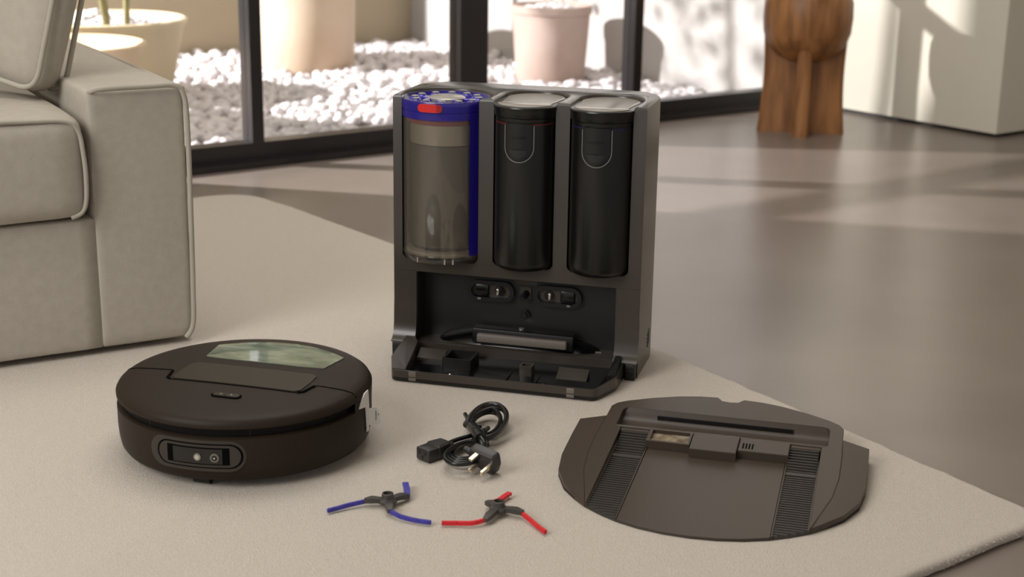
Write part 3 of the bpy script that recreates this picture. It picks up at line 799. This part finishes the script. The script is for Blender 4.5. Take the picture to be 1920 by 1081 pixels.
# ------------------------------------------------------------------ floor plate for the robot
pla = thing('ramp_plate', (.27 + .017 * cos(rad(-14.5)), 1.95 + .017 * sin(rad(-14.5)), 0), rad(-14.5), 'flat dark grey ramp plate with two ribbed wheel tracks lying on the rug', 'ramp plate')
zp = lambda y: .006 + .065 * (y + .2)
half = [(.0125, .2275), (.0155, .233), (.0205, .2395), (.05, .2365), (.08, .229), (.12, .2125), (.155, .193), (.170, .181), (.1765, .168), (.177, .130), (.2155, .117), (.2160, .06), (.2150, -.01), (.2085, -.06), (.190, -.105), (.170, -.132), (.147, -.157), (.123, -.175), (.1, -.189), (.07, -.2015), (.035, -.2095)]
outl = [(0, .225)] + half + [(0, -.212)] + [(-x, y) for x, y in half[::-1]]
outl = outl[::-1]      # counter clockwise
MB().prism(outl, [(0, .0025), (.0012, .0005), (-.0035 + .0036, 0), (.0002, 0)], None) if False else None
bz = MB(); n = len(outl)
def wedge(mb, poly, dz, z0=0.0, b=.0010, zf=None):
    """flat bottom, sloping top with a small bevel"""
    zf = zf or (lambda x, y: zp(y)); nn, sg = miter(poly); n = len(poly); vs = []; fs = []
    for lv in range(3):
        for p, q in zip(poly, nn):
            d = (0, 0, b)[lv]; x, y = p[0] - q.x * d, p[1] - q.y * d
            z = z0 if lv == 0 else zf(x, y) + dz - (b if lv == 1 else 0)
            vs.append((x, y, max(z, z0 + .0004 * lv)))
    for k in range(2):
        for i in range(n):
            j = (i + 1) % n; fs.append((k * n + i, k * n + j, (k + 1) * n + j, (k + 1) * n + i))
    fs += [tuple(range(n - 1, -1, -1)), tuple(range(2 * n, 3 * n))]
    return mb.add(vs, fs)
zc = lambda y: .0036 + .0078 * (y + .212) / .267
def zbase(x, y):
    if y < .055: return min(zc(y) - .0022, zp(y) - .0022)
    return zc(.055) - .0022 + (zp(.24) - .004 - (zc(.055) - .0022)) * 0.0
wedge(bz, outl, 0, 0, .0005, zbase)
bz.build('base_sheet', 'plate_rubber', pla)
fx = .148
front_half = [p for p in half if p[1] <= -.157 + 1e-6]
# one continuous upper panel, open in the middle for the channel, block and tracks
inner_side = [(.1765, .168), (.177, .130), (.1785, .06), (.178, 0), (.172, -.06), (.160, -.11), (.150, -.1545)]
hole_r = [(fx, -.156), (fx, .0965), (.153, .0985), (.1565, .103), (.1565, .158), (.153, .1655), (.148, .1675)]
tpn = [(0, .225)] + half[:8] + inner_side + hole_r
tpn = tpn + [(-x, y) for x, y in tpn[::-1] if x > 0]
wedge(MB(), tpn[::-1], .0, .001, .0008).build('upper_panel', 'plate', pla)
for sg in (-1, 1):
    wg = [(.1772, .130), (.2155, .117), (.2160, .06), (.2150, -.01), (.2085, -.06), (.190, -.105), (.170, -.132), (.1505, -.1545), (.160, -.11), (.172, -.06), (.178, 0), (.1787, .06)]
    wg = [(sg * x, y) for x, y in wg]
    wedge(MB(), wg if sg < 0 else wg[::-1], -.0006, .0005, .0006, lambda x, y: zp(y) - max(0, abs(x) - .178) * .10).build('side_wing', 'plate', pla)
# roller channel: curved trough between the side panels
tr_ = MB(); rows = []
for j in range(2):
    x = -.1570 + .314 * j
    rows.append([(x, .1675, zp(.1675)), (x, .166, zp(.166) - .003), (x, .160, zp(.16) - .012), (x, .150, zp(.15) - .0155), (x, .135, zp(.135) - .0150), (x, .120, zp(.12) - .010), (x, .108, zp(.108) - .0035), (x, .102, zp(.102) - .0002), (x, .099, zp(.099) + .0004), (x, .097, zp(.097) - .0008), (x, .096, zp(.096) - .012)])
tr_.grid(rows).build('roller_channel', 'plate', pla, smooth=50)
MB().box(-.103, .103, .1585, .1615, zp(.16) - .0118, zp(.16) - .0062).build('channel_slot', 'black', pla, smooth=0)
for sg in (-1, 1):
    sp = [(sg * .104, .0965), (sg * .1478, .0965), (sg * .1478, .0885), (sg * .104, .0885)]
    wedge(MB(), sp if sg < 0 else sp[::-1], -.0018, .002).build('track_head', 'plate', pla)
# centre block: tray, middle plate, vented plate
blk = MB().ring(rpoly([(-.1035, .0545), (-.0395, .0545), (-.0395, .097), (-.1035, .097)], 1), rpoly([(-.0985, .0590), (-.0430, .0590), (-.0430, .0945), (-.0985, .0945)], 1), .006, .0, lambda x, y: zp(y) + .0006)
b1 = blk.build('sponge_tray', 'plate', pla, smooth=20)
MB().box(-.0985, -.0430, .0590, .0945, zp(.075) - .006, zp(.075) - .0035).build('sponge', 'sponge', b1, smooth=0)
wedge(MB(), [(-.038, .040), (.030, .040), (.030, .0985), (-.038, .0985)], .0022, .006).build('middle_plate', 'plate', pla)
b3 = wedge(MB(), [(.0308, .0545), (.1035, .0545), (.1035, .097), (.0308, .097)], .0006, .006).build('vent_plate', 'plate', pla)
vv = MB()
for k in range(4):
    x = .0375 + .0045 * k
    wedge(vv, [(x - .0011, .062), (x + .0011, .062), (x + .0011, .080), (x - .0011, .080)], .0010, .012, .0002)
vv.build('vent_slit', 'groove', b3, smooth=0)
# centre ramp
cr = [(.1015, .0545), (-.1015, .0545), (-.1005, -.1885)] + [(-x, y) for x, y in half[::-1] if x < .1 and y < -.19][::-1] + [(0, -.2118)] + [(x, y) for x, y in half[::-1] if x < .1 and y < -.19][::-1][::-1] + [(.1005, -.1885)]
xs_ = [-.1005 + .201 * k / 24 for k in range(25)]
def fronty(x):
    pts = sorted([(p[0], p[1]) for p in half if p[1] <= -.1]) ; pts = [(0, -.212)] + pts
    x = abs(x)
    for (x0, y0), (x1, y1) in zip(pts, pts[1:]):
        if x0 <= x <= x1: return y0 + (y1 - y0) * (x - x0) / (x1 - x0)
    return pts[-1][1]
cr = [(.1005, .0546), (-.1005, .0546)] + [(x, fronty(x) + .0008) for x in xs_]
wedge(MB(), cr, 0, .0008, .0006, lambda x, y: zc(y)).build('centre_ramp', 'plate', pla)
for sg in (-1, 1):
    tk = MB()
    x0, x1 = sorted((sg * .1035, sg * .1455))
    rows = [[(x0, .0705, zc(.0705) + .001), (x1, .0705, zc(.0705) + .001)], [(x0, fronty(.12) , zc(-.17) - .0012), (x1, fronty(.12), zc(-.17) - .0012)]]
    y = .087
    zt_ = lambda y: zc(y) + max(0, y - .03) / .058 * (zp(.088) - .003 - zc(.088))
    while y > -.19:
        xa, xb = x0, x1
        for _ in range(30):
            if fronty(xb if sg > 0 else xa) + .003 > y:
                if sg > 0: xb -= .0015
                else: xa += .0015
        if xb - xa > .004:
            zt = zt_(y) + (.0004 if y < .012 or y > .024 else -.0012)
            tk.add([(xa, y, .0008), (xb, y, .0008), (xb, y - .0046, .0008), (xa, y - .0046, .0008), (xa, y - .0008, zt), (xb, y - .0008, zt), (xb, y - .0036, zt), (xa, y - .0036, zt)],
                   [(3, 2, 1, 0), (4, 5, 6, 7), (0, 1, 5, 4), (1, 2, 6, 5), (2, 3, 7, 6), (3, 0, 4, 7)])
        y -= .0072
    tk.build('wheel_track', 'plate_rubber', pla, smooth=0)
    for xx in (sg * .1020, sg * .1470):
        tk = MB()
        yf = fronty(xx) + .001
        tk.add([(xx - .0009, .0705, .001), (xx + .0009, .0705, .001), (xx + .0009, yf, .0008), (xx - .0009, yf, .0008), (xx - .0009, .0705, zc(.07) + .0010), (xx + .0009, .0705, zc(.07) + .0010), (xx + .0009, yf, zc(yf) + .0006), (xx - .0009, yf, zc(yf) + .0006)],
               [(3, 2, 1, 0), (4, 5, 6, 7), (0, 1, 5, 4), (1, 2, 6, 5), (2, 3, 7, 6), (3, 0, 4, 7)])
        tk.build('track_edge', 'plate', pla, smooth=0)
    xa, xb = sorted((sg * .1032, sg * .1458))
    wedge(MB(), [(xa, .0125), (xb, .0125), (xb, .0225), (xa, .0225)], .0007, .001, .0004, lambda x, y: zc(y)).build('track_bar', 'plate_rubber', pla, smooth=0)

# ------------------------------------------------------------------ side brushes
def ground(px, py, z=0.0):
    d = fw + rt * ((px - 960) / F_PX) + dn * ((py - 540.5) / F_PX)
    t = (z - CAM_H) / d.z
    return Vector((d.x * t, d.y * t, z))
def brush(hub_px, arms, label, m):
    h0 = ground(hub_px[0], hub_px[1], .012)
    br = thing('side_brush', (h0.x, h0.y, 0), 0, label, 'side brush', 'loose side brushes on the rug')
    O_ = Vector((h0.x, h0.y, 0))
    MB().lathe([(0, .004), (.009, .004), (.0125, .006), (.0125, .0095), (.0085, .0125), (.0078, .019), (.0062, .0195), (.0058, .0145), (0, .0145)], (0, 0), 24).build('hub', 'hub', br)
    for tip_px, tz, bpts, wdt in arms:
        tip = ground(tip_px[0], tip_px[1], tz) - O_
        d = Vector((tip.x, tip.y, 0)).normalized()
        p = [d * .007 + Vector((0, 0, .0085)), d * .016 + Vector((0, 0, .0095)), tip * .7 + Vector((0, 0, .004)), tip]
        s_ = Vector((-d.y, d.x, 0)); ar = MB(); wd = (.0045, .0048, .0052, .0030); th = (.0030, .0032, .0036, .0028)
        vs = []
        for q, a_, b_ in zip(p, wd, th): vs += [q - s_ * a_ - Vector((0, 0, b_)), q + s_ * a_ - Vector((0, 0, b_)), q + s_ * a_ + Vector((0, 0, b_)), q - s_ * a_ + Vector((0, 0, b_))]
        fs = [(3, 2, 1, 0), (12, 13, 14, 15)] + [(k * 4 + i, k * 4 + (i + 1) % 4, k * 4 + 4 + (i + 1) % 4, k * 4 + 4 + i) for k in range(3) for i in range(4)]
        arm = ar.add(vs, fs).build('arm', 'hub', br, smooth=40)
        pts = [tip * .92] + [ground(a, b, z) - O_ for a, b, z in bpts]
        MB().tube(smoothpath(pts, 8), 1, sq=wdt).build('bristles', m, arm, smooth=30)
    return br
brush((727, 933), [((683, 938), .008, [(655, 946, .006), (630, 953, .005), (614, 957, .005)], (.0018, .0027)),
                   ((731, 958), .008, [(752, 968, .006), (780, 975, .005), (808, 979, .005)], (.0018, .0027)),
                   ((766, 929), .007, [(763, 918, .008), (760, 905, .008)], (.0042, .0015))],
      'small three armed side brush with blue bristles lying on the rug', 'bristle_blue')
brush((935, 948), [((909, 975), .008, [(885, 980, .006), (856, 980, .005), (828, 980, .005)], (.0018, .0027)),
                   ((982, 961), .008, [(994, 974, .006), (1008, 986, .005), (1023, 997, .005)], (.0020, .0027)),
                   ((912, 941), .008, [(934, 938, .006), (946, 930, .006), (956, 924, .006)], (.0034, .0020))],
      'small three armed side brush with red bristles lying on the rug', 'bristle_red')

# ------------------------------------------------------------------ power cord
cg = ground(880, 836, 0)
cord = thing('power_cord', (cg.x, cg.y, 0), 0, 'bundled black power cord with three pin plug, tied in a bow on the rug', 'power cord')
CO = Vector((cg.x, cg.y, 0))
def cpx(px, py, z): return ground(px, py, z) - CO
CR = .0034
def loop(cx, cy, z, rx, ry, rot, n=26, phase=0, span=2 * pi, tilt=0):
    c = cpx(cx, cy, z); out = []
    for k in range(n):
        a = phase + span * k / (n - 1); x, y = rx * cos(a), ry * sin(a)
        X, Y = x * cos(rot) - y * sin(rot), x * sin(rot) + y * cos(rot)
        out.append(c + Vector((X, Y, tilt * y)))
    return out
tie = cpx(896, 812, .012)
# three turns of the far loop, three of the near one, passing through the tie
for k in range(5):
    dz = .0042 * k
    p = [tie + Vector((-.004 + .0024 * k, .004, dz - .006))] + loop(911 + (0, 2, -2, 1, 3)[k], 794 - (0, 2, 5, 4, 7)[k], .008 + dz, .0215 + (.0, .0045, .002, .008, .006)[k], .040 + (.0, .007, .012, .010, .015)[k], rad((-12, -20, -4, -14, -8)[k]), 22, rad(200), rad(-300), (.10, .16, .05, .2, .12)[k]) + [tie + Vector((.004 * k, -.004, dz - .006))]
    MB().tube(smoothpath(p, 4), CR, 8).build('cable', 'cable', cord, smooth=80)
for k in range(4):
    dz = .0045 * k
    p = [tie + Vector((-.002 + .004 * k, -.004, dz - .006))] + loop(879 - k, 842 + 2 * k, .006 + dz * .8, .0225 + .002 * k, .040 + .004 * k, rad(-16), 22, rad(52), rad(300), -.05) + [tie + Vector((.003 * k, -.01, dz - .004))]
    MB().tube(smoothpath(p, 4), CR, 8).build('cable', 'cable', cord, smooth=80)
# strands running from the tie down to the plug and across to the connector
MB().tube(smoothpath([cpx(872, 776, .010), cpx(880, 790, .016), cpx(892, 806, .024), cpx(900, 822, .022), cpx(904, 838, .016), cpx(899, 850, .012)], 6), CR, 8).build('cable', 'cable', cord, smooth=80)
MB().tube(smoothpath([cpx(886, 795, .020), cpx(896, 812, .026), cpx(906, 826, .022), cpx(912, 840, .014), cpx(908, 852, .008)], 6), CR, 8).build('cable', 'cable', cord, smooth=80)
MB().tube(smoothpath([cpx(836, 833, .012), cpx(846, 828, .012), cpx(862, 822, .012), cpx(884, 816, .012), cpx(896, 812, .012)], 6), CR, 8).build('cable', 'cable', cord, smooth=80)
MB().tube(smoothpath([cpx(876, 803, .006), cpx(880, 799, .022), cpx(888, 800, .032), cpx(897, 803, .026), cpx(900, 806, .010)], 6), .0012, 6).build('twist_tie', 'plug', cord, smooth=60)
MB().tube(smoothpath([cpx(884, 798, .019), cpx(893, 809, .024), cpx(901, 821, .023)], 5), .0085, 10).build('cable_wrap', 'cable', cord, smooth=80)
# connector
ca, cb = cpx(792, 852, .011), cpx(838, 834, .012)
d = (cb - ca); d.z = 0; L_ = d.length; ang_ = math.atan2(d.y, d.x)
T = Matrix.Translation((ca.x, ca.y, 0)) @ Matrix.Rotation(ang_, 4, 'Z')
con = MB().box(0, .022, -.0135, .0135, .001, .0205, .0025).xf(T).build('connector', 'plug', cord)
body = MB().prism(rpoly([(.020, -.0145, .003), (.047, -.0105, .005), (.047, .0105, .005), (.020, .0145, .003)], 4), [(.0005, .002), (.002, 0), (.0195, 0), (.0225, .0025)]).xf(T)
body.build('connector_grip', 'plug', cord)
MB().tube([(.046, 0, .011), (.060, 0, .011)], [.0062, .0042], 10).xf(T).build('strain_relief', 'plug', cord)
hl = MB()
for y_, z_ in ((-.006, .0135), (.006, .0135), (0, .0075)): hl.box(-.0006, .001, y_ - .0012, y_ + .0012, z_ - .0022, z_ + .0022)
hl.xf(T).build('contact_hole', 'black', con, smooth=0)
# three pin plug
pc = cpx(909, 864, .018)
T = Matrix.Translation((pc.x, pc.y, .0)) @ Matrix.Rotation(rad(-36), 4, 'Z') @ Matrix.Translation((0, 0, .0215)) @ Matrix.Rotation(rad(14), 4, 'X') @ Matrix.Rotation(rad(12), 4, 'Y')
pg = MB(); st = 0
shape = rpoly([(-.024, -.014, .008), (.020, -.018, .006), (.024, .0, .010), (.020, .018, .006), (-.024, .014, .008)], 5)
pg.prism(shape, [(-.008, .0015), (-.0065, 0), (.004, 0), (.0085, .003)])
pg.v = [(x, -z, y) for x, y, z in pg.v]
pg.xf(T).build('plug_body', 'plug', cord)
for x_, z_, w_, hh_, l_ in ((.015, 0, .0018, .0036, .021), (-.008, .010, .0030, .0018, .016), (-.008, -.010, .0030, .0018, .016)):
    MB().box(x_ - w_, x_ + w_, -.0085 - l_, -.006, z_ - hh_, z_ + hh_).xf(T).build('pin', 'pin', cord, smooth=0)
MB().tube([(-.022, 0, 0), (-.036, .001, 0)], [.0060, .0044], 10).xf(T).build('strain_relief', 'plug', cord)

# ------------------------------------------------------------------ carved wooden stool
stl = thing('carved_stool', (.985, 5.03, FZ), rad(-9), 'carved brown wooden stool with thick fin legs near the white wall', 'stool')
def fin(a0, length, w0, w1, h_, name='leg'):
    mb = MB(); rows = []
    nz = 14
    for k in range(nz + 1):
        t = k / nz; z = h_ * t
        w = w0 + (w1 - w0) * t; r = length * (1 - .06 * sin(t * pi) - .05 * t)
        loopv = [(-.01, -w), (r - w * .7, -w), (r - w * .2, -w * .75), (r, -w * .25), (r, w * .25), (r - w * .2, w * .75), (r - w * .7, w), (-.01, w)]
        rows.append([(x * cos(a0) - y * sin(a0), x * sin(a0) + y * cos(a0), z) for x, y in loopv])
    rows = [r + [r[0]] for r in rows]
    mb.grid(rows); n = len(rows[0]) - 1
    mb.f += [tuple(range(n - 1, -1, -1)), tuple((len(rows) - 1) * (n + 1) + i for i in range(n))]
    return mb.build(name, 'wood', stl, smooth=45)
for a_, l_ in ((-pi / 2 - .05, .135), (pi, .150), (0, .145), (pi / 2, .13)):
    fin(a_, l_, .026, .022, .34)
MB().lathe([(0, .235), (.05, .242), (.098, .262), (.130, .295), (.146, .340), (.150, .39), (.148, .44), (.140, .462), (0, .465)], (0, 0), 40).build('seat', 'wood', stl, smooth=60)

# ------------------------------------------------------------------ courtyard planters
def planter(name, c, prof, m, label, cat='planter'):
    t = thing(name, (c[0], c[1], prof[0][1]), 0, label, cat)
    z0 = prof[0][1]
    MB().lathe([(r, z - z0) for r, z in prof], (0, 0), 56).build('pot', m, t, smooth=50)
    return t
def fill(t, r, z, m, name):
    MB().lathe([(0, z + .012), (r * .6, z + .008), (r, z), (r, z - .02), (0, z - .02)], (0, 0), 32).build(name, m, t)
def pebble_fill(t, r, z, n, heap=.0):
    mb = MB()
    for _ in range(n):
        a = random.uniform(0, 6.28); q = r * sqrt(random.random()); sc_ = random.uniform(.014, .026)
        me = stone_meshes[random.randrange(8)]
        M = Matrix.Translation((q * cos(a), q * sin(a), z + heap * (1 - q / r) + random.uniform(0, .01))) @ Matrix.Rotation(a * 3, 4, 'Z') @ Matrix.Scale(sc_, 4)
        mb.add([M @ v.co for v in me.vertices], [tuple(f.vertices) for f in me.polygons])
    o = mb.build('pebbles', 'stone', t, smooth=80, fixn=False); o['kind'] = 'stuff'
GZ = -.05
p = planter('cylinder_planter', (-.95, 6.73), [(0, GZ), (.205, GZ), (.215, GZ + .02), (.222, .2), (.225, .42), (.205, .42), (.2, .36), (0, .36)], 'pot_beige', 'tall plain beige cylinder planter on the gravel')
fill(p, .2, .36 - GZ + .01, 'soil', 'soil')
p = planter('tapered_planter', (.15, 6.36), [(0, GZ), (.140, GZ), (.146, GZ + .02), (.166, .255), (.174, .258), (.176, .288), (.168, .292), (.158, .285), (.15, .22), (0, .22)], 'pot_pink', 'weathered pink planter with a rim, tapering downwards, by the white wall')
pebble_fill(p, .15, .225 - GZ + .03, 160, .03)
near_b = planter('bowl_planter', (-1.56, 5.0), [(0, GZ), (.20, GZ), (.215, GZ + .02), (.285, .20), (.305, .238), (.306, .25), (.295, .254), (.272, .24), (.25, .16), (0, .16)], 'pot_terracotta', 'low warm cream bowl planter just outside behind the sofa arm')
fill(near_b, .25, .165 - GZ, 'soil', 'soil')
far_b = planter('bowl_planter', (-1.59, 5.65), [(0, GZ), (.25, GZ), (.262, GZ + .02), (.318, .24), (.334, .262), (.334, .274), (.322, .278), (.302, .262), (.28, .17), (0, .17)], 'pot_cream', 'deep cream planter heaped with pale pebbles around a thin stem')
pebble_fill(far_b, .29, .225 - GZ, 560, .07)
# cactus in the near bowl; unseen taller column added to shade the right wall
cac = MB()
for dx, dy, r_, top in ((-.08, -.035, .105, 1.20), (-.17, -.105, .10, 1.75)):
    n_ = 40; prof = [(.0, .2), (.8, .2), (1, .35), (1.02, .8), (.97, .9), (.75, .97), (.4, .995), (0, 1)]
    rows = []
    for rr, zz in prof:
        rows.append([(dx + r_ * rr * (1 + .07 * cos(10 * 2 * pi * k / n_)) * cos(2 * pi * k / n_), dy + r_ * rr * (1 + .07 * cos(10 * 2 * pi * k / n_)) * sin(2 * pi * k / n_), zz * top - GZ) for k in range(n_ + 1)])
    cac.grid(rows)
cac.build('cactus_columns', 'cactus', near_b, smooth=60)
# thin tree in the far planter
def tree(t, base, pts, crown, nleaf, spread, seedv):
    rnd = random.Random(seedv)
    MB().tube(smoothpath([Vector(p_) - base for p_ in pts], 8), .015, 10).build('trunk', 'bark', t, smooth=80)
    lf = MB()
    for _ in range(nleaf):
        while True:
            q = Vector((rnd.uniform(-1, 1), rnd.uniform(-1, 1), rnd.uniform(-1, 1)))
            if q.length < 1: break
        c = Vector(crown) - base + Vector((q.x * spread[0], q.y * spread[1], q.z * spread[2]))
        a, b = rnd.uniform(0, 6.28), rnd.uniform(-.9, .9); l_ = rnd.uniform(.05, .085)
        d_ = Vector((cos(a) * cos(b), sin(a) * cos(b), sin(b))); s_ = d_.cross(Vector((0, 0, 1))).normalized() * l_ * .22
        lf.add([c, c + d_ * l_ * .5 + s_, c + d_ * l_, c + d_ * l_ * .5 - s_ + Vector((0, 0, .004))], [(0, 1, 2), (0, 2, 3)])
    o = lf.build('foliage', 'leaf', t, smooth=0, fixn=False); o['kind'] = 'stuff'
tree(far_b, Vector((-1.59, 5.65, GZ)), [(-1.50, 5.47, .2), (-1.505, 5.42, .4), (-1.50, 5.20, .8), (-1.50, 5.147, 1.02), (-1.50, 5.147, 1.4), (-1.52, 5.2, 1.7)], (-1.55, 5.62, 1.25), 260, (.35, .26, .42), 3)
MB().tube([(.145, -.13, .25), (.15, -.12, .6), (.14, -.1, 1.0), (.1, -.05, 1.6)], .012, 8).build('trunk', 'bark', far_b, smooth=80)
cyl_p = [o_ for o_ in COL.objects if o_.name.startswith('cylinder_planter')][0]
tree(cyl_p, Vector((-.95, 6.73, GZ)), [(-.95, 6.73, .36), (-.96, 6.72, .7), (-.93, 6.74, 1.3)], (-.93, 6.55, 1.05), 420, (.42, .45, .5), 5)
